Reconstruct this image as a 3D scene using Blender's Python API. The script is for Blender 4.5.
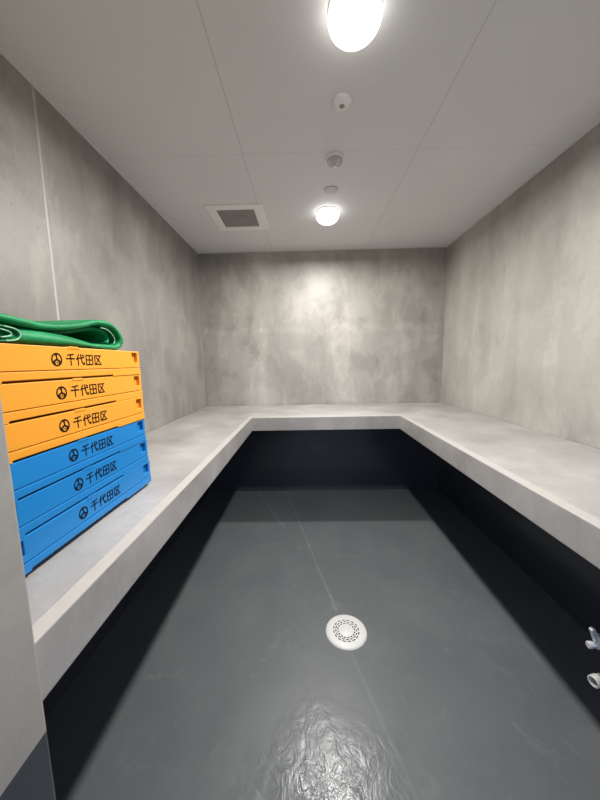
import bpy, bmesh, math, random
from mathutils import Vector, Matrix
from math import sin, cos, pi

random.seed(7)
S = bpy.context.scene
for o in list(S.objects):
    bpy.data.objects.remove(o)
COL = S.collection

# ------------------------------------------------------------------ camera
D = 3.2                     # camera to back wall
EYE = 1.384                 # camera height
PITCH, YAW, ROLL, FPX = -0.1216, -0.0196, -0.0188, 306.94
fw = Vector((sin(YAW) * cos(PITCH), cos(YAW) * cos(PITCH), sin(PITCH)))
rt = Vector((cos(YAW), -sin(YAW), 0))
up = rt.cross(fw)
r2 = rt * cos(ROLL) + up * sin(ROLL)
u2 = -rt * sin(ROLL) + up * cos(ROLL)
cd = bpy.data.cameras.new('camera')
cam = bpy.data.objects.new('camera', cd)
COL.objects.link(cam)
cam.matrix_world = Matrix(((r2.x, u2.x, -fw.x, 0), (r2.y, u2.y, -fw.y, 0),
                           (r2.z, u2.z, -fw.z, EYE), (0, 0, 0, 1)))
cd.sensor_fit = 'AUTO'
cd.sensor_width = 36
cd.lens = FPX / 800 * 36
cd.clip_start = 0.02
S.camera = cam

# ------------------------------------------------------------------ world, exposure
W = bpy.data.worlds.new('world')
S.world = W
W.use_nodes = True
bg = W.node_tree.nodes['Background']
# a low band of cool daylight beyond the open doorway, dim above and below it
wt = W.node_tree
wtc = wt.nodes.new('ShaderNodeTexCoord')
wsep = wt.nodes.new('ShaderNodeSeparateXYZ')
wramp = wt.nodes.new('ShaderNodeValToRGB')
wt.links.new(wtc.outputs['Generated'], wsep.inputs[0])
wt.links.new(wsep.outputs[2], wramp.inputs[0])
we = wramp.color_ramp.elements
we[0].position, we[0].color = .0, (.085, .09, .10, 1)
we[1].position, we[1].color = .10, (.55, .66, 1.0, 1)
for p_, c_ in ((.38, (.55, .66, 1.0, 1)), (.55, (.11, .125, .16, 1))):
    q_ = we.new(p_)
    q_.color = c_
wt.links.new(wramp.outputs[0], bg.inputs[0])
bg.inputs[1].default_value = 1.1
S.view_settings.view_transform = 'Standard'
S.view_settings.look = 'None'
S.view_settings.gamma = 1
S.view_settings.exposure = 0.26
S.view_settings.use_curve_mapping = False
LAMP_W = (24.0, 36.0)       # watts of the beams of the farther and the nearer ceiling lamp
SPREAD = 179               # cut-off of the beam, degrees
GLOBE = 3.0                 # radiance of the lamp globe

# ------------------------------------------------------------------ room figures
XL, XR = -0.3293 * D, 0.4404 * D
ZC = EYE + 0.3442 * D
ZB1 = EYE - 0.1373 * D      # bench top
ZB0 = EYE - 0.1750 * D      # bench underside
YB = 0.7823 * D             # back bench front
BL, BR = -0.1411 * D, 0.2407 * D
JX, JY0, JY1 = -0.1381 * D, 0.27, 0.1368 * D
DADO = 0.782

# ------------------------------------------------------------------ helpers
def mesh_obj(name, bm, mat, parent=None, smooth=False, bevel=0, seg=2, ang=30, auto=None):
    me = bpy.data.meshes.new(name)
    bmesh.ops.recalc_face_normals(bm, faces=bm.faces[:])
    bm.to_mesh(me)
    bm.free()
    if mat:
        me.materials.append(mat)
    o = bpy.data.objects.new(name, me)
    COL.objects.link(o)
    if parent:
        o.parent = parent
    if smooth:
        for p in me.polygons:
            p.use_smooth = True
        if auto:
            me.set_sharp_from_angle(angle=math.radians(auto))
    if bevel:
        m = o.modifiers.new('bevel', 'BEVEL')
        m.width = bevel
        m.segments = seg
        m.limit_method = 'ANGLE'
        m.angle_limit = math.radians(ang)
        m.harden_normals = False
    return o

def empty(name, loc, rotz=0):
    o = bpy.data.objects.new(name, None)
    COL.objects.link(o)
    o.location = loc
    o.rotation_euler = (0, 0, rotz)
    o.empty_display_size = 0.05
    return o

def tag(o, label, cat, group=None):
    o['label'] = label
    o['category'] = cat
    if group:
        o['group'] = group
    return o

def struct(o, label=None):
    o['kind'] = 'structure'
    if label:
        o['label'] = label
    return o

def box(bm, x0, x1, y0, y1, z0, z1):
    v = [bm.verts.new((x, y, z)) for x in (x0, x1) for y in (y0, y1) for z in (z0, z1)]
    for f in ((0, 1, 3, 2), (4, 6, 7, 5), (0, 4, 5, 1), (2, 3, 7, 6), (0, 2, 6, 4), (1, 5, 7, 3)):
        bm.faces.new([v[i] for i in f])

def prism(bm, pts, z0, z1):
    a = [bm.verts.new((x, y, z0)) for x, y in pts]
    b = [bm.verts.new((x, y, z1)) for x, y in pts]
    n = len(pts)
    bm.faces.new(a)
    bm.faces.new(b[::-1])
    for i in range(n):
        bm.faces.new((a[i], a[(i + 1) % n], b[(i + 1) % n], b[i]))

def lathe(bm, prof, n=40, mat=Matrix()):
    """prof: (r, z) from one end to the other; closed at r = 0"""
    rings = []
    for r, z in prof:
        if r < 1e-6:
            rings.append([bm.verts.new(mat @ Vector((0, 0, z)))])
        else:
            rings.append([bm.verts.new(mat @ Vector((r * cos(2 * pi * i / n), r * sin(2 * pi * i / n), z))) for i in range(n)])
    for a, b in zip(rings, rings[1:]):
        for i in range(n):
            j = (i + 1) % n
            if len(a) == 1 and len(b) == 1:
                continue
            if len(a) == 1:
                bm.faces.new((a[0], b[j], b[i]))
            elif len(b) == 1:
                bm.faces.new((a[i], a[j], b[0]))
            else:
                bm.faces.new((a[i], a[j], b[j], b[i]))

def tube(bm, pts, r, n=10, caps=True):
    pts = [Vector(p) for p in pts]
    rings = []
    ref = None
    for i, p in enumerate(pts):
        t = (pts[min(i + 1, len(pts) - 1)] - pts[max(i - 1, 0)]).normalized()
        if ref is None:
            ref = Vector((0, 0, 1)) if abs(t.z) < .9 else Vector((1, 0, 0))
        a = t.cross(ref).normalized()
        b = a.cross(t)
        ref = b
        rr = r[i] if isinstance(r, (list, tuple)) else r
        rings.append([bm.verts.new(p + (a * cos(2 * pi * k / n) + b * sin(2 * pi * k / n)) * rr) for k in range(n)])
    for A, B in zip(rings, rings[1:]):
        for k in range(n):
            bm.faces.new((A[k], A[(k + 1) % n], B[(k + 1) % n], B[k]))
    if caps:
        bm.faces.new(rings[0][::-1])
        bm.faces.new(rings[-1])

def spline(pts, n=8):
    """Catmull-Rom through pts"""
    out = []
    P = [Vector(p) for p in pts]
    for i in range(len(P) - 1):
        p0, p1, p2, p3 = P[max(i - 1, 0)], P[i], P[i + 1], P[min(i + 2, len(P) - 1)]
        for k in range(n):
            t = k / n
            out.append(0.5 * ((2 * p1) + (p2 - p0) * t + (2 * p0 - 5 * p1 + 4 * p2 - p3) * t * t + (3 * p1 - p0 - 3 * p2 + p3) * t ** 3))
    out.append(P[-1])
    return out

# ------------------------------------------------------------------ materials
class N:
    def __init__(s, name):
        s.m = bpy.data.materials.new(name)
        s.m.use_nodes = True
        s.t = s.m.node_tree
        s.b = s.t.nodes['Principled BSDF']
    def new(s, typ, **kw):
        n = s.t.nodes.new(typ)
        for k, v in kw.items():
            setattr(n, k, v)
        return n
    def ln(s, a, b):
        s.t.links.new(a, b)
    def pos(s):
        return s.new('ShaderNodeTexCoord').outputs['Object']
    def mapped(s, scale, loc=(0, 0, 0)):
        m = s.new('ShaderNodeMapping')
        m.inputs['Scale'].default_value = scale
        m.inputs['Location'].default_value = loc
        s.ln(s.pos(), m.inputs['Vector'])
        return m.outputs[0]
    def noise(s, scale, detail=4, rough=.55, vec=None, dist=0):
        n = s.new('ShaderNodeTexNoise')
        n.inputs['Scale'].default_value = scale
        n.inputs['Detail'].default_value = detail
        n.inputs['Roughness'].default_value = rough
        n.inputs['Distortion'].default_value = dist
        s.ln(vec if vec is not None else s.pos(), n.inputs['Vector'])
        return n.outputs['Fac']
    def ramp(s, fac, stops):
        r = s.new('ShaderNodeValToRGB')
        e = r.color_ramp.elements
        while len(e) < len(stops):
            e.new(.5)
        for q, (p, c) in zip(e, stops):
            q.position = p
            q.color = (c, c, c, 1) if not isinstance(c, tuple) else (*c, 1)
        s.ln(fac, r.inputs[0])
        return r.outputs[0]
    def math(s, op, a, b=None, clamp=False):
        n = s.new('ShaderNodeMath', operation=op, use_clamp=clamp)
        for i, v in enumerate((a, b)):
            if v is None:
                continue
            if isinstance(v, (int, float)):
                n.inputs[i].default_value = v
            else:
                s.ln(v, n.inputs[i])
        return n.outputs[0]
    def mix(s, fac, a, b, blend='MIX'):
        n = s.new('ShaderNodeMix', data_type='RGBA', blend_type=blend)
        for sock, v in ((n.inputs[0], fac), (n.inputs[6], a), (n.inputs[7], b)):
            if isinstance(v, (int, float)):
                sock.default_value = v
            elif isinstance(v, tuple):
                sock.default_value = (*v, 1)
            else:
                s.ln(v, sock)
        return n.outputs[2]
    def bump(s, h, strength, dist=.01):
        n = s.new('ShaderNodeBump')
        n.inputs['Strength'].default_value = strength
        n.inputs['Distance'].default_value = dist
        s.ln(h, n.inputs['Height'])
        s.ln(n.outputs[0], s.b.inputs['Normal'])
    def color(s, c):
        if isinstance(c, tuple):
            s.b.inputs['Base Color'].default_value = (*c, 1)
        else:
            s.ln(c, s.b.inputs['Base Color'])
    def set(s, **kw):
        for k, v in kw.items():
            i = s.b.inputs[k.replace('_', ' ')]
            if isinstance(v, (int, float)):
                i.default_value = v
            else:
                s.ln(v, i)

def plain(name, c, rough=.5, metal=0, var=.05, scale=30):
    m = N(name)
    f = m.noise(scale, 3)
    m.color(m.mix(f, tuple(x * (1 - var) for x in c), tuple(min(1, x * (1 + var)) for x in c)))
    m.set(Roughness=rough, Metallic=metal)
    return m.m

PAINT = (0.038, 0.043, 0.052)

def concrete(name, a, b, seed=0., pour=None, paint=None, contrast=1.0, stretch=.26, rough=.42):
    m = N(name)
    L = (seed * 3.1, seed * 1.7, seed * .9)
    blot = m.noise(1.3, 4, .5, m.mapped((1, 1, .9), L), .2)
    streak = m.noise(4.2, 3, .5, m.mapped((1, 1, stretch), L), .1)
    cloud = m.noise(3.3, 9, .60, m.mapped((1, 1, .80), (L[1], L[0], L[2])), .25)
    edge = m.noise(1.9, 6, .55, m.mapped((1.5, 1.5, .55), (L[2], L[1], L[0])), .3)
    fine = m.noise(60, 4, .6)
    base = m.mix(m.ramp(blot, ((.3, 0.), (.72, 1.))), a, b)
    st = m.ramp(streak, ((.34, 1 - .12 * contrast), (.5, 1.), (.68, 1 + .09 * contrast)))
    base = m.mix(1., base, st, 'MULTIPLY')
    cl = m.ramp(cloud, ((.36, 1 - .17 * contrast), (.455, 1.), (.53, 1.), (.575, 1 + .10 * contrast), (.68, 1 + .16 * contrast)))
    base = m.mix(1., base, cl, 'MULTIPLY')
    # sheets of laitance with a crisp border
    eg = m.ramp(edge, ((.40, 1 - .09 * contrast), (.42, 1.), (.54, 1.), (.556, 1 + .11 * contrast), (.64, 1 + .02 * contrast)))
    base = m.mix(1., base, eg, 'MULTIPLY')
    fn = m.ramp(fine, ((.3, .96), (.7, 1.035)))
    base = m.mix(1., base, fn, 'MULTIPLY')
    # small pin holes of the cast face
    vor = m.new('ShaderNodeTexVoronoi')
    vor.inputs['Scale'].default_value = 9
    m.ln(m.pos(), vor.inputs['Vector'])
    pin = m.ramp(vor.outputs['Distance'], ((.03, .72), (.055, 1.)))
    base = m.mix(1., base, pin, 'MULTIPLY')
    sep = m.new('ShaderNodeSeparateXYZ')
    m.ln(m.pos(), sep.inputs[0])
    if pour:
        w = m.math('MULTIPLY', m.math('SUBTRACT', m.noise(4, 5, .6), .5), .22)
        d = m.math('ABSOLUTE', m.math('SUBTRACT', m.math('ADD', sep.outputs[2], w), pour))
        k = m.ramp(d, ((.006, 1.10), (.05, 1.)))
        base = m.mix(1., base, k, 'MULTIPLY')
    r = m.math('ADD', m.math('MULTIPLY', cloud, .25), rough - .12)
    if paint:
        below = m.math('LESS_THAN', sep.outputs[2], paint)
        pn = m.ramp(m.noise(40, 3), ((.3, tuple(x * .9 for x in PAINT)), (.7, tuple(x * 1.1 for x in PAINT))))
        base = m.mix(below, base, pn)
        n = m.new('ShaderNodeMix', data_type='FLOAT')
        m.ln(below, n.inputs[0])
        m.ln(r, n.inputs[2])
        n.inputs[3].default_value = .28
        r = n.outputs[0]
        m.ln(m.math('MULTIPLY', below, .45), m.b.inputs['Coat Weight'])
        m.b.inputs['Coat Roughness'].default_value = .10
    m.color(base)
    m.set(Roughness=r)
    m.bump(m.math('ADD', m.math('MULTIPLY', cloud, .5), m.math('MULTIPLY', fine, .10)), .18, .006)
    return m.m

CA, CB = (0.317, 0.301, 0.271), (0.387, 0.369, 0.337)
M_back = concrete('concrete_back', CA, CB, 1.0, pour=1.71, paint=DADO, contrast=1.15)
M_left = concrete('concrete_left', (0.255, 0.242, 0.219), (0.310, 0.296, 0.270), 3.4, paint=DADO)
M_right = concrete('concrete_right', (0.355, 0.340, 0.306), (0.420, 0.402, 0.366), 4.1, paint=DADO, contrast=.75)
M_front = concrete('concrete_front', CA, CB, 5.7, paint=DADO, contrast=.5)
M_bench = concrete('concrete_bench', (.310, .298, .284), (.365, .352, .337), 7.2, contrast=.7, stretch=.9, rough=.45)
M_nosing = plain('trowelled_edge', (.350, .331, .307), .5, var=.06)

# ceiling boards with hairline joints
m = N('ceiling_board')
sep = m.new('ShaderNodeSeparateXYZ')
m.ln(m.pos(), sep.inputs[0])
lines = None
for ax, vals, k0 in ((0, (-0.098 * D, 0.1905 * D), .72), (1, (0.553 * D, 0.553 * D - 1.82), .86)):
    for v in vals:
        d = m.math('ABSOLUTE', m.math('SUBTRACT', sep.outputs[ax], v))
        l = m.ramp(d, ((.0, k0), (.0026, k0), (.0034, 1.)))
        lines = l if lines is None else m.mix(1., lines, l, 'MULTIPLY')
f = m.ramp(m.noise(2.2, 3), ((.3, (.755, .75, .745)), (.7, (.785, .78, .775))))
m.color(m.mix(1., f, lines, 'MULTIPLY'))
m.set(Roughness=.6)
m.bump(m.noise(120, 2), .05, .002)
M_ceil = m.m

# coated floor: dark grey, glossy, wavy near the doorway, pale score lines to the drain
m = N('coated_floor')
sep = m.new('ShaderNodeSeparateXYZ')
m.ln(m.pos(), sep.inputs[0])
cloud = m.noise(2.0, 6, .6, None, .8)
base = m.ramp(cloud, ((.25, (.095, .105, .109)), (.5, (.108, .118, .122)), (.78, (.127, .137, .140))))
def seg_line(m, sep, p, q, w, wob):
    """1 on a thin line from p to q on the floor, fading to 0"""
    px, py = p
    dx, dy = q[0] - px, q[1] - py
    L = math.hypot(dx, dy)
    dx, dy = dx / L, dy / L
    ax = m.math('SUBTRACT', sep.outputs[0], px)
    ay = m.math('SUBTRACT', sep.outputs[1], py)
    t = m.math('ADD', m.math('MULTIPLY', ax, dx), m.math('MULTIPLY', ay, dy))
    c = m.math('SUBTRACT', m.math('MULTIPLY', ax, dy), m.math('MULTIPLY', ay, dx))
    c = m.math('ADD', c, m.math('MULTIPLY', m.math('SUBTRACT', m.noise(6, 2), .5), wob))
    k = m.ramp(m.math('ABSOLUTE', c), ((0., 1.), (w, .0)))
    ins = m.math('MULTIPLY', m.math('GREATER_THAN', t, 0), m.math('LESS_THAN', t, L))
    return m.math('MULTIPLY', k, ins)
scuff = m.math('MULTIPLY', seg_line(m, sep, (-.235, 3.2), (.155, 1.57), .009, .03), .22)
scuff = m.math('ADD', scuff, m.math('MULTIPLY', seg_line(m, sep, (.203, 1.32), (.34, .80), .010, .03), .10))
scuff = m.math('ADD', scuff, m.math('MULTIPLY', seg_line(m, sep, (-.54, 3.2), (-.2, 2.45), .02, .03), .14))
sm = m.math('MULTIPLY', m.ramp(m.noise(7, 6, .7, None, 1.5), ((.55, 0.), (.75, 1.))), .16)
base = m.mix(m.math('ADD', scuff, sm, True), base, (.34, .35, .35))
m.color(base)
wav = m.noise(9, 3, .5, m.mapped((1, .8, 1)), .6)
rgh = m.noise(25, 3, .6)
# the coating was laid thick and ropy where it was first poured, by the doorway
zx = m.math('DIVIDE', m.math('SUBTRACT', sep.outputs[0], .06), .34)
zy = m.math('DIVIDE', m.math('SUBTRACT', sep.outputs[1], .72), .42)
zr = m.math('ADD', m.math('MULTIPLY', zx, zx), m.math('MULTIPLY', zy, zy))
zr = m.math('ADD', zr, m.math('MULTIPLY', m.math('SUBTRACT', m.noise(5, 3), .5), 1.2))
zone = m.ramp(zr, ((.05, 1.), (1., 0.)))
rope = m.noise(15, 4, .6, m.mapped((1, .75, 1)), 1.2)
h = m.math('ADD', m.math('MULTIPLY', wav, .06), m.math('MULTIPLY', m.math('MULTIPLY', rope, zone), 1.0))
m.bump(h, .24, .02)
m.set(Roughness=m.math('SUBTRACT', m.math('ADD', m.math('MULTIPLY', rgh, .12), .34), m.math('MULTIPLY', zone, .17)))
M_floor = m.m

M_white = plain('white_plastic', (.90, .89, .87), .35, var=.03)
M_trim = plain('white_trim', (.70, .69, .67), .4, var=.03)
M_caulk = plain('pale_sealant', (.47, .46, .445), .4, var=.08, scale=12)
M_chrome = plain('chrome', (.80, .80, .78), .38, .55, var=.06, scale=60)
M_brushed = plain('dull_nickel', (.74, .73, .68), .42, .45, var=.1, scale=50)
M_black = plain('bore_shade_black', (.012, .012, .012), .6)  # shade of the outlet bore, put into the colour
M_ink = plain('black_print', (.010, .006, .004), .8)
M_inkb = plain('dark_blue_black_print', (.004, .006, .018), .8)
for q in (M_ink, M_inkb):
    q.node_tree.nodes['Principled BSDF'].inputs['Specular IOR Level'].default_value = .15
M_orange = plain('orange_plastic', (.80, .325, .030), .38, var=.04, scale=8)
M_blue = plain('blue_plastic', (.012, .200, .520), .38, var=.05, scale=8)
for q in (M_orange, M_blue):
    q.node_tree.nodes['Principled BSDF'].inputs['Specular IOR Level'].default_value = .35
M_drain = plain('white_drain', (.66, .66, .63), .4, var=.06, scale=25)
M_dark = plain('dark_pit', (.008, .008, .008), .7)
M_mesh = N('grey_filter_mesh')
ck = M_mesh.new('ShaderNodeTexChecker')
ck.inputs['Scale'].default_value = 260
M_mesh.ln(M_mesh.pos(), ck.inputs['Vector'])
M_mesh.color(M_mesh.mix(ck.outputs['Fac'], (.20, .19, .175), (.31, .30, .28)))
M_mesh.set(Roughness=.7)
M_mesh = M_mesh.m

m = N('green_vinyl')
wv = m.noise(160, 2, .5, m.mapped((1, .25, 1)))
f = m.noise(7, 4, .6)
c = m.ramp(f, ((.3, (.002, .155, .045)), (.7, (.006, .250, .085))))
c = m.mix(1., c, m.ramp(wv, ((.35, .80), (.65, 1.1))), 'MULTIPLY')
m.color(c)
m.set(Roughness=.5)
m.b.inputs['Specular IOR Level'].default_value = .3
m.bump(wv, .15, .002)
M_green = m.m
M_edgehighlight = plain('pale_edge_highlight', (.30, .52, .36), .4, var=.1, scale=60)

def emis(name, c, s):
    m = N(name)
    m.color((.9, .9, .88))
    m.b.inputs['Emission Color'].default_value = (*c, 1)
    m.b.inputs['Emission Strength'].default_value = s
    return m.m
M_globe = emis('lit_globe', (1., .97, .93), GLOBE)

# ------------------------------------------------------------------ setting
T = .15
DR = (0.0592 * D, 0.4510 * D)          # floor drain centre
# floor: four shallow falls to the drain
bm = bmesh.new()
dz = -.010
y0f, y1f = -.9, D + T
ring = [bm.verts.new((DR[0] + (.103) * cos(a), DR[1] + (.103) * sin(a), dz)) for a in [2 * pi * i / 48 for i in range(48)]]
outer = [(XR + T, DR[1]), (XR + T, y1f), (-.235 - .02, y1f), (XL - T, y1f), (XL - T, DR[1]), (XL - T, y0f), (.62, y0f), (XR + T, y0f)]
ov = [bm.verts.new((x, y, 0)) for x, y in outer]
angs = [math.atan2(y - DR[1], x - DR[0]) % (2 * pi) for x, y in outer]
idx = [round(a / (2 * pi) * 48) % 48 for a in angs]
for k in range(len(outer)):
    a, b = idx[k], idx[(k + 1) % len(outer)]
    if b < a or (b == a):
        b += 48
    fan = [ring[j % 48] for j in range(a, b + 1)]
    mid = len(fan) // 2
    # every vertex of the ring arc to the corner pair
    for j in range(len(fan) - 1):
        bm.faces.new((fan[j], fan[j + 1], ov[k] if j < mid else ov[(k + 1) % len(outer)]))
    bm.faces.new((ov[k], fan[mid], ov[(k + 1) % len(outer)]))
# drain pit
pit = [bm.verts.new((v.co.x, v.co.y, dz - .06)) for v in ring]
for j in range(48):
    bm.faces.new((ring[j], ring[(j + 1) % 48], pit[(j + 1) % 48], pit[j]))
bm.faces.new(pit)
bmesh.ops.recalc_face_normals(bm, faces=bm.faces[:])
fl = struct(mesh_obj('floor', bm, M_floor))
# make sure the normals look up
if fl.data.polygons[0].normal.z < 0:
    fl.data.flip_normals()

def wallbox(name, mat, *b):
    bm = bmesh.new()
    box(bm, *b)
    return struct(mesh_obj(name, bm, mat))
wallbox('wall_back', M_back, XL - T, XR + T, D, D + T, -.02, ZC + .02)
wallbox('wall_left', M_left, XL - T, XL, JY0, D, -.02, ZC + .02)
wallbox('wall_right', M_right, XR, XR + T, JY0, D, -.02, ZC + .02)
# front wall: pier left of the doorway (its reveal shows at the left edge), stub right of it, lintel over it
bm = bmesh.new()
box(bm, XL, JX, JY0, JY1, -.02, ZC + .02)
wf = struct(mesh_obj('wall_front', bm, M_front, bevel=.006, seg=3), 'concrete pier beside the doorway with a dark painted foot')
wallbox('wall_entry', M_front, 1.34, XR, JY0, JY1, -.02, ZC + .02)
wallbox('wall_lintel', M_front, JX, 1.34, JY0, JY1, 2.15, ZC + .02)
bm = bmesh.new()
box(bm, XL - T, XR + T, JY0, D + T, ZC, ZC + .08)
struct(mesh_obj('ceiling', bm, M_ceil))

# shadow-gap trim round the ceiling
def trim(n, *b):
    bm = bmesh.new()
    box(bm, *b)
    return struct(mesh_obj('trim_%d' % n, bm, M_trim, bevel=.002))
th, tw = .006, .012
trim(1, XL, XL + tw, JY1, D, ZC - th, ZC)
trim(2, XR - tw, XR, JY1, D, ZC - th, ZC)
trim(3, XL + tw, XR - tw, D - tw, D, ZC - th, ZC)
# vertical sealant joint in the left wall
bm = bmesh.new()
ys = 0.4148 * D
prism(bm, [(XL, ys - .0065), (XL + .002, ys - .005), (XL + .0035, ys), (XL + .002, ys + .005), (XL, ys + .0065)], ZB1, ZC - th)
struct(mesh_obj('trim_4', bm, M_caulk, smooth=True, auto=50))

# ------------------------------------------------------------------ U-shaped concrete bench
NH, NV = .024, .010
def ubench(o):
    """outline of the U, its inner edge pushed o into the slab"""
    g = .005                # open joint between slab and walls
    return [(XL + g, JY1), (BL - o, JY1), (BL - o, YB + o), (BR + o, YB + o), (BR + o, JY1), (XR - g, JY1), (XR - g, D - g), (XL + g, D - g)]
bm = bmesh.new()
lev = [(0, ZB0), (0, ZB1 - NV)]
rings = [[bm.verts.new((x, y, z)) for x, y in ubench(o)] for o, z in lev]
top = [bm.verts.new((x, y, ZB1 - NV)) for x, y in ubench(NH)]
for A, B in zip(rings, rings[1:]):
    for i in range(8):
        bm.faces.new((A[i], A[(i + 1) % 8], B[(i + 1) % 8], B[i]))
bm.free()
bm = bmesh.new()
def quad_u(bm, o, z):
    return [bm.verts.new((x, y, z)) for x, y in ubench(o)]
A = quad_u(bm, 0, ZB0)
B = quad_u(bm, 0, ZB1 - NV)
C_ = quad_u(bm, NH, ZB1)
for P, Q in ((A, B), (B, C_)):
    for i in range(8):
        bm.faces.new((P[i], P[(i + 1) % 8], Q[(i + 1) % 8], Q[i]))
bm.faces.new(A)
bm.faces.new(C_)
bench = mesh_obj('concrete_bench', bm, M_bench, bevel=.003, seg=2)
bench.data.materials.append(M_nosing)
for p in bench.data.polygons:
    n = p.normal
    if .3 < n.z < .99:
        p.material_index = 1
tag(bench, 'pale grey U-shaped concrete bench running along three walls', 'bench')

# ------------------------------------------------------------------ ceiling fittings
def lamp(name, x, y, watts, label, group):
    t = empty(name, (x, y, ZC))
    bm = bmesh.new()
    lathe(bm, [(0, 0), (.083, 0), (.084, -.002), (.081, -.006), (0, -.006)], 48)
    mesh_obj('trim_ring', bm, M_white, t, True, auto=40)
    bm = bmesh.new()
    prof = [(.077, -.006)]
    for k in range(15):
        a = -.40 + (pi / 2 + .40) * k / 14
        prof.append((.084 * cos(a) if k < 14 else 0, -.0300 - .056 * sin(a)))
    lathe(bm, prof, 48)
    mesh_obj('globe', bm, M_globe, t, True)
    ld = bpy.data.lights.new(name + '_light', 'AREA')
    ld.shape = 'DISK'
    ld.size = .09
    ld.spread = math.radians(SPREAD)
    ld.energy = watts
    ld.color = (1., .972, .94)
    lo = bpy.data.objects.new('lamp_light', ld)
    COL.objects.link(lo)
    lo.parent = t
    lo.location = (0, 0, -.0870)
    tag(t, label, 'ceiling light', group)
lamp('ceiling_lamp', .0570 * D, .757 * D, LAMP_W[0], 'small looking lit round ceiling lamp near the back wall', 'lit round ceiling lamps')
lamp('ceiling_lamp', .0540 * D, .346 * D, LAMP_W[1], 'large looking lit round ceiling lamp at the top edge of the photo', 'lit round ceiling lamps')

# ventilation grille
vx0, vx1, vy0, vy1 = -.2160 * D, -.0885 * D, .7090 * D, .8380 * D
t = empty('ventilation_grille', ((vx0 + vx1) / 2, (vy0 + vy1) / 2, ZC))
hw, hd = (vx1 - vx0) / 2, (vy1 - vy0) / 2
bm = bmesh.new()
o1 = [(-hw, -hd), (hw, -hd), (hw, hd), (-hw, hd)]
def ringq(sx, z):
    return [bm.verts.new((x - math.copysign(sx, x), y - math.copysign(sx, y), z)) for x, y in o1]
R = [ringq(0, 0), ringq(.002, -.007), ringq(.007, -.011), ringq(.064, -.011), ringq(.068, -.008), ringq(.068, -.002)]
for P, Q in zip(R, R[1:]):
    for i in range(4):
        bm.faces.new((P[i], P[(i + 1) % 4], Q[(i + 1) % 4], Q[i]))
bm.faces.new(R[-1])
mesh_obj('frame', bm, M_white, t)
bm = bmesh.new()
box(bm, -hw + .0685, hw - .0685, -hd + .0685, hd - .0685, -.0075, -.0025)
mesh_obj('filter_mesh', bm, M_mesh, t)
bm = bmesh.new()
lathe(bm, [(0, -.007), (.05, -.007), (.05, -.009), (.045, -.0105), (0, -.0105)], 28, Matrix.Translation((.02, 0, 0)))
mesh_obj('centre_boss', bm, M_mesh, t, True, auto=40)
tag(t, 'square white ventilation grille with grey mesh in the ceiling near the back left corner', 'vent')

# small round fittings in the line of the lamps
t = empty('smoke_detector', (.0544 * D, .4545 * D, ZC))
bm = bmesh.new()
lathe(bm, [(0, 0), (.042, 0), (.043, -.004), (.038, -.012), (.024, -.018), (.014, -.020), (0, -.020)], 40)
mesh_obj('housing', bm, M_white, t, True, auto=50)
bm = bmesh.new()
lathe(bm, [(0, -.019), (.011, -.019), (.011, -.0225), (.007, -.024), (0, -.024)], 24)
mesh_obj('sensor_eye', bm, plain('grey_sensor', (.30, .30, .29), .4), t, True, auto=50)
tag(t, 'flat white round detector with a small dark eye beside the nearer lamp', 'detector')

t = empty('heat_detector', (.0555 * D, .5690 * D, ZC))
bm = bmesh.new()
lathe(bm, [(0, 0), (.050, 0), (.051, -.006), (.047, -.012), (0, -.012)], 40)
mesh_obj('mounting_base', bm, M_white, t, True, auto=40)
bm = bmesh.new()
prof = [(.044, -.011)] + [(.043 * cos(k / 10 * pi / 2) if k < 10 else 0, -.012 - .030 * sin(k / 10 * pi / 2)) for k in range(11)]
lathe(bm, prof, 40)
mesh_obj('dome', bm, plain('glossy_grey_dome', (.55, .545, .53), .12), t, True)
bm = bmesh.new()
for k in range(4):
    a = k * pi / 2 + .5
    tube(bm, [(.040 * cos(a), .040 * sin(a), -.024), (.026 * cos(a), .026 * sin(a), -.0395), (0, 0, -.046)], .0028, 8)
lathe(bm, [(0, -.043), (.010, -.043), (.010, -.048), (0, -.049)], 20)
mesh_obj('guard', bm, M_white, t, True, auto=40)
tag(t, 'domed round heat detector with a shiny guard, on the ceiling joint between the two lamps', 'detector')

bm = bmesh.new()
lathe(bm, [(0, 0), (.046, 0), (.047, -.002), (.045, -.005), (0, -.006)], 40)
cp = mesh_obj('ceiling_disc', bm, plain('grey_disc', (.62, .61, .60), .55, var=.03), None, True, auto=50)  # thin round disc, slightly darker than the ceiling boards
cp.location = (.0574 * D, .667 * D, ZC)
tag(cp, 'faint flat round disc on the ceiling just before the farther lamp', 'cover plate')

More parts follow.
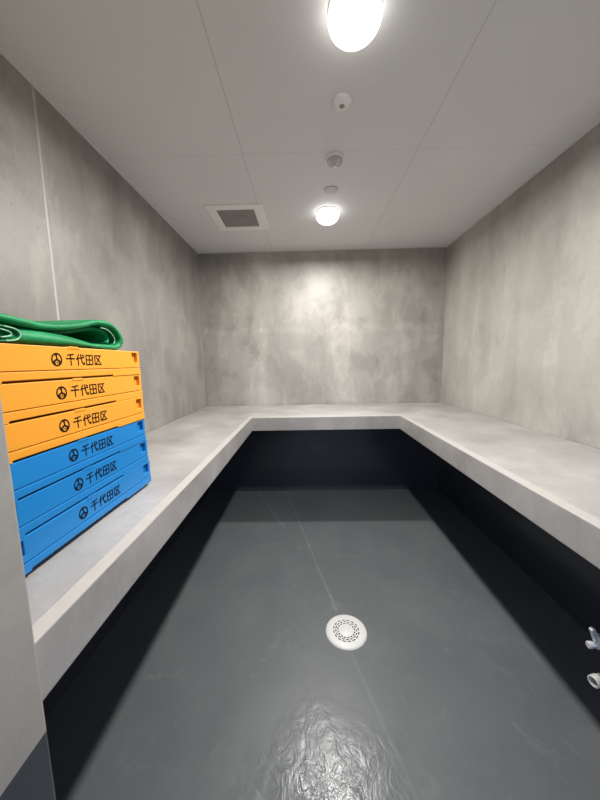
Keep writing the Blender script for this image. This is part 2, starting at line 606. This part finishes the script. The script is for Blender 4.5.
# ------------------------------------------------------------------ floor drain
t = empty('floor_drain', (DR[0], DR[1], dz), .25)
RD = .103
def annulus_plate(bm, radii, n, hole, z0, z1):
    """polar grid; cells for which hole(ring, sector) is true stay open"""
    def P(i, j, z):
        return (radii[i] * cos(2 * pi * j / n), radii[i] * sin(2 * pi * j / n), z)
    V = {}
    def v(i, j, z):
        j %= n
        k = (i, j, z)
        if k not in V:
            V[k] = bm.verts.new(P(i, j, z))
        return V[k]
    nr = len(radii) - 1
    for i in range(nr):
        for j in range(n):
            if hole(i, j):
                continue
            bm.faces.new((v(i, j, z1), v(i + 1, j, z1), v(i + 1, j + 1, z1), v(i, j + 1, z1)))
            bm.faces.new((v(i, j, z0), v(i, j + 1, z0), v(i + 1, j + 1, z0), v(i + 1, j, z0)))
            if i == nr - 1 or hole(i + 1, j):
                bm.faces.new((v(i + 1, j, z0), v(i + 1, j + 1, z0), v(i + 1, j + 1, z1), v(i + 1, j, z1)))
            if i > 0 and hole(i - 1, j):
                bm.faces.new((v(i, j, z0), v(i, j, z1), v(i, j + 1, z1), v(i, j + 1, z0)))
            if hole(i, j - 1):
                bm.faces.new((v(i, j, z0), v(i + 1, j, z0), v(i + 1, j, z1), v(i, j, z1)))
            if hole(i, j + 1):
                bm.faces.new((v(i, j + 1, z0), v(i, j + 1, z1), v(i + 1, j + 1, z1), v(i + 1, j + 1, z0)))
NS = 96
rad = [RD * q for q in (.335, .39, .445, .495, .55, .60, .655)]
def hole(i, j):
    if i not in (1, 3, 5):
        return False
    return ((j + (2 if i == 3 else 0)) % 6) not in (0, 1)
bm = bmesh.new()
annulus_plate(bm, rad, NS, hole, .0050, .0068)
mesh_obj('slotted_grate', bm, M_drain, t)
bm = bmesh.new()
lathe(bm, [(0, .001), (RD * .335, .001), (RD * .335, .0075), (RD * .31, .0085), (0, .0085)], 48)
mesh_obj('centre_cap', bm, M_drain, t, True, auto=40)
bm = bmesh.new()
ir, orr = RD * .655, RD
lathe(bm, [(ir, -.03), (ir, .007), (orr * .96, .007), (orr, .004), (orr + .003, .0005), (orr + .003, -.002), (orr * .8, -.004), (ir + .002, -.03), (ir, -.03)], 64)
mesh_obj('rim', bm, M_drain, t, True, auto=40)
bm = bmesh.new()
lathe(bm, [(0, -.028), (ir - .001, -.028), (ir - .001, -.020), (0, -.020)], 40)
mesh_obj('sump', bm, M_dark, t)
tag(t, 'round white floor drain with rings of slots in the grey floor', 'drain')

# ------------------------------------------------------------------ folded crates
BW, BLN, BH, SK = .366, .553, .0795, .0105
RIM0 = .0235
def cell_plate(bm, us, zs, keep, w0, w1, M):
    """plate in the (u, z) plane between w0 and w1, cells dropped where keep is false; M maps (u, w, z)"""
    V = {}
    def v(i, j, w):
        k = (i, j, w)
        if k not in V:
            V[k] = bm.verts.new(M(us[i], w, zs[j]))
        return V[k]
    nu, nz = len(us) - 1, len(zs) - 1
    K = lambda i, j: 0 <= i < nu and 0 <= j < nz and keep(i, j)
    for i in range(nu):
        for j in range(nz):
            if not K(i, j):
                continue
            for w in (w0, w1):
                bm.faces.new((v(i, j, w), v(i + 1, j, w), v(i + 1, j + 1, w), v(i, j + 1, w)))
            for (di, dj, a, b) in ((-1, 0, (i, j), (i, j + 1)), (1, 0, (i + 1, j), (i + 1, j + 1)),
                                   (0, -1, (i, j), (i + 1, j)), (0, 1, (i, j + 1), (i + 1, j + 1))):
                if not K(i + di, j + dj):
                    bm.faces.new((v(*a, w0), v(*b, w0), v(*b, w1), v(*a, w1)))

TH = .010
HY, HX = BLN / 2, BW / 2
def side_long(sgn):
    return lambda u, w, z: (sgn * (HX - w), u, z)
def side_short(sgn):
    return lambda u, w, z: (u, sgn * (HY - w), z)

# lettering drawn as monoline strokes in a 1 x 1 box per character
CH = {
 'sen': [[(.20, .93), (.55, .96), (.88, 1.0)], [(.03, .60), (.97, .60)], [(.52, .96), (.52, .0)]],
 'dai': [[(.30, 1.0), (.20, .78), (.04, .55)], [(.20, .76), (.20, .0)], [(.36, .66), (.98, .74)],
         [(.58, 1.0), (.62, .55), (.74, .22), (.88, .04), (.98, .04), (.99, .20)], [(.80, .98), (.93, .88)]],
 'den': [[(.06, .95), (.94, .95), (.94, .02), (.06, .02), (.06, .95)], [(.50, .95), (.50, .02)], [(.06, .50), (.94, .50)]],
 'ku': [[(.97, .94), (.07, .94), (.07, .04), (.99, .04)], [(.80, .80), (.58, .48), (.26, .16)], [(.30, .74), (.60, .46), (.84, .18)]],
}
def stroke(bm, pts, w, F, z):
    """flat ribbon of width w with a little relief; F maps (a, b, h) to space"""
    P = [Vector(p) for p in pts]
    closed = (P[0] - P[-1]).length < 1e-6
    for i in range(len(P) - 1):
        a, b = P[i], P[i + 1]
        d = (b - a).normalized()
        n = Vector((-d.y, d.x)) * w / 2
        a2, b2 = a - d * w / 2 * .98, b + d * w / 2 * .98
        q = [a2 - n, b2 - n, b2 + n, a2 + n]
        lo = [bm.verts.new(F(p.x, p.y, 0)) for p in q]
        hi = [bm.verts.new(F(p.x, p.y, z)) for p in q]
        bm.faces.new(hi)
        bm.faces.new(lo[::-1])
        for k in range(4):
            bm.faces.new((lo[k], lo[(k + 1) % 4], hi[(k + 1) % 4], hi[k]))

def lettering_bm(y0):
    bm = bmesh.new()
    cw, pitch, hgt, zb = .0275, .0333, .0262, .0360
    for k, c in enumerate(('sen', 'dai', 'den', 'ku')):
        for s in CH[c]:
            pts = [(y0 + k * pitch + p[0] * cw, zb + p[1] * hgt) for p in s]
            stroke(bm, pts, .0033, lambda a, b, h: (HX + .0001 + h, a, b), .0004 + .00002 * k)
    return bm

def emblem_bm(yc, zc=.0490, r=.0160):
    bm = bmesh.new()
    F = lambda a, b, h: (HX + .0001 + h, yc + a, zc + b)
    n = 40
    ro, ri = r, r * .77
    vs = []
    for k in range(n):
        a = 2 * pi * k / n
        vs.append([bm.verts.new(F(q * cos(a), q * sin(a), h)) for q, h in ((ro, 0), (ro, .0004), (ri, .0004), (ri, 0))])
    for k in range(n):
        A, B = vs[k], vs[(k + 1) % n]
        for i in range(3):
            bm.faces.new((A[i], A[i + 1], B[i + 1], B[i]))
    s = r
    def poly(pts, h=.00045):
        lo = [bm.verts.new(F(x * s, y * s, 0)) for x, y in pts]
        hi = [bm.verts.new(F(x * s, y * s, h)) for x, y in pts]
        bm.faces.new(hi)
        bm.faces.new(lo[::-1])
        for k in range(len(pts)):
            j = (k + 1) % len(pts)
            bm.faces.new((lo[k], lo[j], hi[j], hi[k]))
    # stem with a flag at its head, three-armed foot, small pale notch below
    poly([(-.10, .84), (.12, .84), (.12, .0), (-.10, .0)])
    poly([(-.10, .74), (-.10, .52), (-.30, .50), (-.30, .62)], .00047)
    poly([(-.12, .12), (.14, .12), (.80, -.28), (.66, -.56), (.05, -.14)], .00049)
    poly([(-.14, .12), (.12, .12), (-.03, -.14), (-.66, -.56), (-.80, -.28)], .00051)
    poly([(-.66, -.52), (-.36, -.42), (-.26, -.62), (-.34, -.84), (-.55, -.70)], .00053)
    poly([(.66, -.52), (.36, -.42), (.22, -.60), (.34, -.84), (.55, -.70)], .00055)
    poly([(-.10, -.40), (.10, -.34), (.12, -.50), (-.06, -.56)], .00057)
    return bm

def make_crate(mat, ink, emb_y, txt_y):
    t = empty('folding_crate', (0, 0, 0))
    # upper rim: four plates, square hand holes at the ends of the long sides
    bm = bmesh.new()
    us = [-HY, -HY + .013, -HY + .045, HY - .045, HY - .013, HY]
    zs = [RIM0 + .0008, .0410, .0735, BH]
    for s in (1, -1):
        cell_plate(bm, us, zs, lambda i, j: not (j == 1 and i in (1, 3)), 0, TH, side_long(s))
        cell_plate(bm, [-HX + TH, HX - TH], [zs[0], BH], lambda i, j: True, 0, TH, side_short(s))
    mesh_obj('rim', bm, mat, t, bevel=.0016, seg=2)
    # lower tray: strip with a recessed slot along its foot, a floor and a nesting skirt
    bm = bmesh.new()
    us = [-HY, HY - .497, HY - .155, HY]
    zs = [.0005, .0052, RIM0 - .0008]
    for s in (1, -1):
        cell_plate(bm, us, zs, lambda i, j: not (j == 0 and i == 1), -.0012, TH, side_long(s))
        cell_plate(bm, [-HX + TH, HX - TH], [.0005, RIM0 - .0008], lambda i, j: True, -.0008, TH, side_short(s))
    mesh_obj('base_tray', bm, mat, t, bevel=.0014, seg=2)
    bm = bmesh.new()
    i2 = .085
    box(bm, -HX + i2, HX - i2, -HY + i2, HY - i2, -SK + .0004, .0020)
    box(bm, -HX + .0115, HX - .0115, -HY + .0115, HY - .0115, .0020, .0600)
    mesh_obj('skirt', bm, mat, t, bevel=.004, seg=2)
    # folded walls lying inside, seen from above
    bm = bmesh.new()
    for s in (-1, 1):
        a, b = (-HY + .030, -.003) if s < 0 else (.003, HY - .030)
        box(bm, -HX + .030, HX - .030, a, b, .0604, .0660)
    mesh_obj('folded_wall', bm, mat, t, bevel=.002, seg=2)
    # hand hole linings: sloped plate behind each hole
    for s in (1, -1):
        for e in (1, -1):
            bm = bmesh.new()
            x0, x1 = HX - TH - .0003, HX - TH - .0012
            ya, yb = sorted((e * (HY - .011), e * (HY - .047)))
            v = [bm.verts.new((s * x, y, z)) for x, z in ((x0, .039), (x1, .039), (x1, .0755), (x0 - .0002, .0755)) for y in (ya, yb)]
            for i in range(4):
                a, b = 2 * i, 2 * ((i + 1) % 4)
                bm.faces.new((v[a], v[a + 1], v[b + 1], v[b]))
            bm.faces.new((v[0], v[2], v[4], v[6]))
            bm.faces.new((v[7], v[5], v[3], v[1]))
            mesh_obj('hand_hole', bm, mat, t)
    # catch on the top edge
    for s in (1, -1):
        bm = bmesh.new()
        yc = HY - .303
        pts = [(yc - .021, .0755), (yc + .021, .0755), (yc + .016, BH + .0022), (yc - .016, BH + .0022)]
        A = [bm.verts.new((s * (HX + .0012), y, z)) for y, z in pts]
        B = [bm.verts.new((s * (HX - .0075), y, z)) for y, z in pts]
        bm.faces.new(A)
        bm.faces.new(B[::-1])
        for i in range(4):
            bm.faces.new((A[i], A[(i + 1) % 4], B[(i + 1) % 4], B[i]))
        mesh_obj('catch', bm, mat, t, bevel=.0008)
    e = mesh_obj('emblem', emblem_bm(emb_y), ink, t)
    e['label'] = 'black round emblem'
    l = mesh_obj('lettering', lettering_bm(txt_y), ink, t)
    l['label'] = 'black printed town ward name'
    return t

def copy_tree(o):
    c = o.copy()
    COL.objects.link(c)
    for ch in list(o.children):
        k = ch.copy()
        COL.objects.link(k)
        k.parent = c
    return c

CY = 1.086 - HY            # centre of the stack along the room
CX = -.587 - HX
orange = make_crate(M_orange, M_ink, .7270 - CY, .7560 - CY)
blue = make_crate(M_blue, M_inkb, .7460 - CY, .7735 - CY)
# bottom to top: colour, dx, dy, turn, label
stack = [
    ('b', .0005, .0085, -.012, 'blue folded crate at the bottom of the stack, resting on the concrete bench'),
    ('b', -.0010, .0040, -.010, 'blue folded crate in the middle of the three blue ones'),
    ('b', .0000, -.0030, -.009, 'uppermost blue folded crate, directly under the orange crates'),
    ('o', .0010, -.0030, -.011, 'lowest orange folded crate, directly on top of the blue crates'),
    ('o', -.0005, .0000, -.006, 'orange folded crate in the middle of the three orange ones'),
    ('o', .0000, -.0035, -.008, 'topmost orange folded crate, under the folded green sheet'),
]
used = {'o': False, 'b': False}
ZS = ZB1 + SK
for k, (c, dx, dy, rz, lab) in enumerate(stack):
    proto = orange if c == 'o' else blue
    o = copy_tree(proto) if used[c] else proto
    used[c] = True
    o.location = (CX + dx, CY + dy, ZS + k * BH)
    o.rotation_euler = (0, 0, rz)
    tag(o, lab, 'crate', 'folded crates stacked on the bench')
ZTOP = ZS + 6 * BH

# ------------------------------------------------------------------ folded green sheet on the stack
GX = -.590
def ribbon(bm, path, th, x_front, depth, x_jit=0, taper=None):
    """sheet of thickness th following path (y, z), reaching back from x_front; its long edges are rounded"""
    P = spline([(0, y, z) for y, z in path], 7)
    n = len(P)
    prof = []
    for k in range(9):                    # rounded front edge, straight body, rounded back edge
        a = -pi / 2 + pi * k / 8
        prof.append((cos(a), sin(a)))
    rows = []
    for i, p in enumerate(P):
        t = (P[min(i + 1, n - 1)] - P[max(i - 1, 0)]).normalized()
        nn = Vector((0, -t.z, t.y))
        h = th / 2 * (taper(i / (n - 1)) if taper else 1)
        xo = x_front + x_jit * sin(i * .37) * .5
        row = []
        for c, s in prof:
            row.append(bm.verts.new((xo - h + c * h, p.y + nn.y * s * h, p.z + nn.z * s * h)))
        for c, s in prof[::-1]:
            row.append(bm.verts.new((xo - depth + h - c * h, p.y + nn.y * s * h + .004 * sin(i * .3), p.z + nn.z * s * h)))
        rows.append(row)
    for A, B in zip(rows, rows[1:]):
        for k in range(len(A)):
            j = (k + 1) % len(A)
            bm.faces.new((A[k], A[j], B[j], B[k]))
    bm.faces.new(rows[0])
    bm.faces.new(rows[-1][::-1])

t = empty('folded_green_sheet', (-.70, .75, ZTOP))
gz = ZTOP
def G(pts):
    return [(y, z - 1.430 + gz) for y, z in pts]
bm = bmesh.new()
ribbon(bm, G([(.46, 1.478), (.54, 1.483), (.60, 1.4835), (.65, 1.479), (.71, 1.476), (.77, 1.480), (.84, 1.494), (.90, 1.508), (.95, 1.508),
              (.988, 1.496), (1.007, 1.472), (1.001, 1.450), (.977, 1.4395), (.93, 1.4385), (.87, 1.4385)]), .0165, GX - .006, .23, .004)
mesh_obj('outer_fold', bm, M_green, t, True)
bm = bmesh.new()
ribbon(bm, G([(.46, 1.470), (.56, 1.473), (.63, 1.4705), (.70, 1.4655), (.77, 1.467), (.83, 1.478), (.89, 1.491), (.935, 1.493),
              (.965, 1.482), (.978, 1.464), (.970, 1.452)]), .012, GX - .030, .19, .004)
mesh_obj('inner_fold', bm, M_green, t, True)
# lower bundle: rounded, thick at the left, tapering under the loop
bm = bmesh.new()
rows = []
ny = 26
for i in range(ny + 1):
    u = i / ny
    y = .585 + u * .385
    hgt = max(.0035, .0375 * (1 - min(1, max(0, u - .3) / .65) ** 1.5)) * min(1, .8 + u * 4)
    row = []
    for k in range(15):
        a = -pi / 2 + pi * k / 14
        row.append(bm.verts.new((GX - .022 + .020 * cos(a) - .014 * (.5 + .5 * sin(a)) ** 1.5, y + .006 * sin(a), gz + .0032 + hgt / 2 * (1 + sin(a)))))
    row.append(bm.verts.new((GX - .20, y, gz + .0032 + hgt)))
    row.append(bm.verts.new((GX - .20, y, gz + .0032)))
    rows.append(row)
for A, B in zip(rows, rows[1:]):
    for k in range(len(A)):
        j = (k + 1) % len(A)
        bm.faces.new((A[k], A[j], B[j], B[k]))
bm.faces.new(rows[0])
bm.faces.new(rows[-1][::-1])
mesh_obj('lower_fold', bm, M_green, t, True, auto=60)
# two nested turns at the left
bm = bmesh.new()
U1 = G([(.46, 1.4635), (.55, 1.4640), (.605, 1.4640), (.630, 1.460), (.6385, 1.450), (.630, 1.4395), (.605, 1.4355), (.55, 1.4355), (.46, 1.4355)])
U2 = G([(.46, 1.4575), (.55, 1.4575), (.595, 1.4575), (.612, 1.454), (.6165, 1.4495), (.612, 1.445), (.595, 1.4415), (.55, 1.4415), (.46, 1.4415)])
ribbon(bm, U1, .005, GX - .001, .20)
ribbon(bm, U2, .004, GX + .001, .20)
mesh_obj('rolled_end', bm, M_green, t, True)
E_ = []
bm = bmesh.new()
for U, a, b, off in ((U1, 2, 7, -.0005), (U2, 2, 7, .0015)):
    pts = spline([(GX + off, y, z) for y, z in U[a:b]], 6)
    tube(bm, pts, .0014, 8)
    E_.append(bm)
    bm = bmesh.new()
pts = spline([(GX - .0130, y, z) for y, z in G([(.915, 1.4945), (.942, 1.4925), (.966, 1.4815), (.979, 1.4640), (.971, 1.4515)])], 6)
tube(bm, pts, .0013, 8)
E_.append(bm)
for bm in E_:
    ep = mesh_obj('cut_edge_highlight', bm, M_edgehighlight, t, True)  # highlight along the cut edges, painted as pale tubes
    ep['label'] = 'cut edge of the sheet with a painted pale highlight'
for ch in t.children:
    ch.data.transform(Matrix.Translation(-t.location))
tag(t, 'glossy green sheet folded in loops on top of the crate stack', 'sheet')

# ------------------------------------------------------------------ hose tap under the right-hand bench
t = empty('hose_tap', (.958, .883, 0))
bm = bmesh.new()
lathe(bm, [(0, .352), (.012, .352), (.0135, .354), (.0135, .503), (.012, .505), (0, .505)], 28)
mesh_obj('manifold', bm, M_brushed, t, True, auto=40)
bm = bmesh.new()
lathe(bm, [(0, 0), (.011, 0), (.011, XR - .958 - .012), (.024, XR - .958 - .010), (.032, XR - .958 - .004), (.032, XR - .958 - .0005), (0, XR - .958 - .0005)], 24, Matrix.Translation((0, 0, .43)) @ Matrix.Rotation(pi / 2, 4, 'Y'))
mesh_obj('wall_pipe', bm, M_brushed, t, True, auto=40)
RX = Matrix.Rotation(-pi / 2, 4, 'Y')          # local z points along -x
Q = Matrix.Scale(.76, 4)
def along(z, y=0, tilt=0):
    return Matrix.Translation((0, y, z)) @ Matrix.Rotation(tilt, 4, 'Z') @ Q @ RX
ZU, ZL = .483, .372
bm = bmesh.new()
lathe(bm, [(0, 0), (.014, 0), (.014, .040), (.021, .042), (.021, .056), (.016, .058), (.016, .072), (.0115, .074), (.0115, .090), (.0135, .091), (.0135, .105), (.0115, .107), (0, .107)], 28, along(ZU))
lathe(bm, [(0, -.002), (.012, -.002), (.012, .030), (.0145, .031), (.0145, .042), (0, .042)], 24, Matrix.Translation((-.050, 0, ZU)) @ Q)
mesh_obj('valve_body', bm, M_chrome, t, True, auto=40)
bm = bmesh.new()
box(bm, -.013, .013, -.008, .008, -.016, .046)
for v in bm.verts:
    k = max(0, v.co.z / .046)
    v.co.x *= 1 - .35 * k
    v.co = Vector((-.060, 0, ZU + .026)) + Matrix.Rotation(-.45, 3, 'Y') @ (v.co * .76)
mesh_obj('lever', bm, M_chrome, t, bevel=.0025, seg=3)
bm = bmesh.new()
ro = along(ZL, 0, .25)
lathe(bm, [(0, 0), (.012, 0), (.012, .048), (.019, .050), (.019, .070), (.022, .072), (.022, .096), (.0200, .098), (.0165, .098), (.0155, .060), (0, .060)], 30, ro)
mesh_obj('outlet', bm, M_brushed, t, True, auto=40)
bm = bmesh.new()
lathe(bm, [(0, .0605), (.0150, .0605), (.0150, .064), (0, .064)], 24, ro)
mesh_obj('bore_shade', bm, M_black, t)  # black disc added for the shade inside the open outlet
tag(t, 'metal hose tap with lever and short open outlet at the right edge under the bench', 'tap')
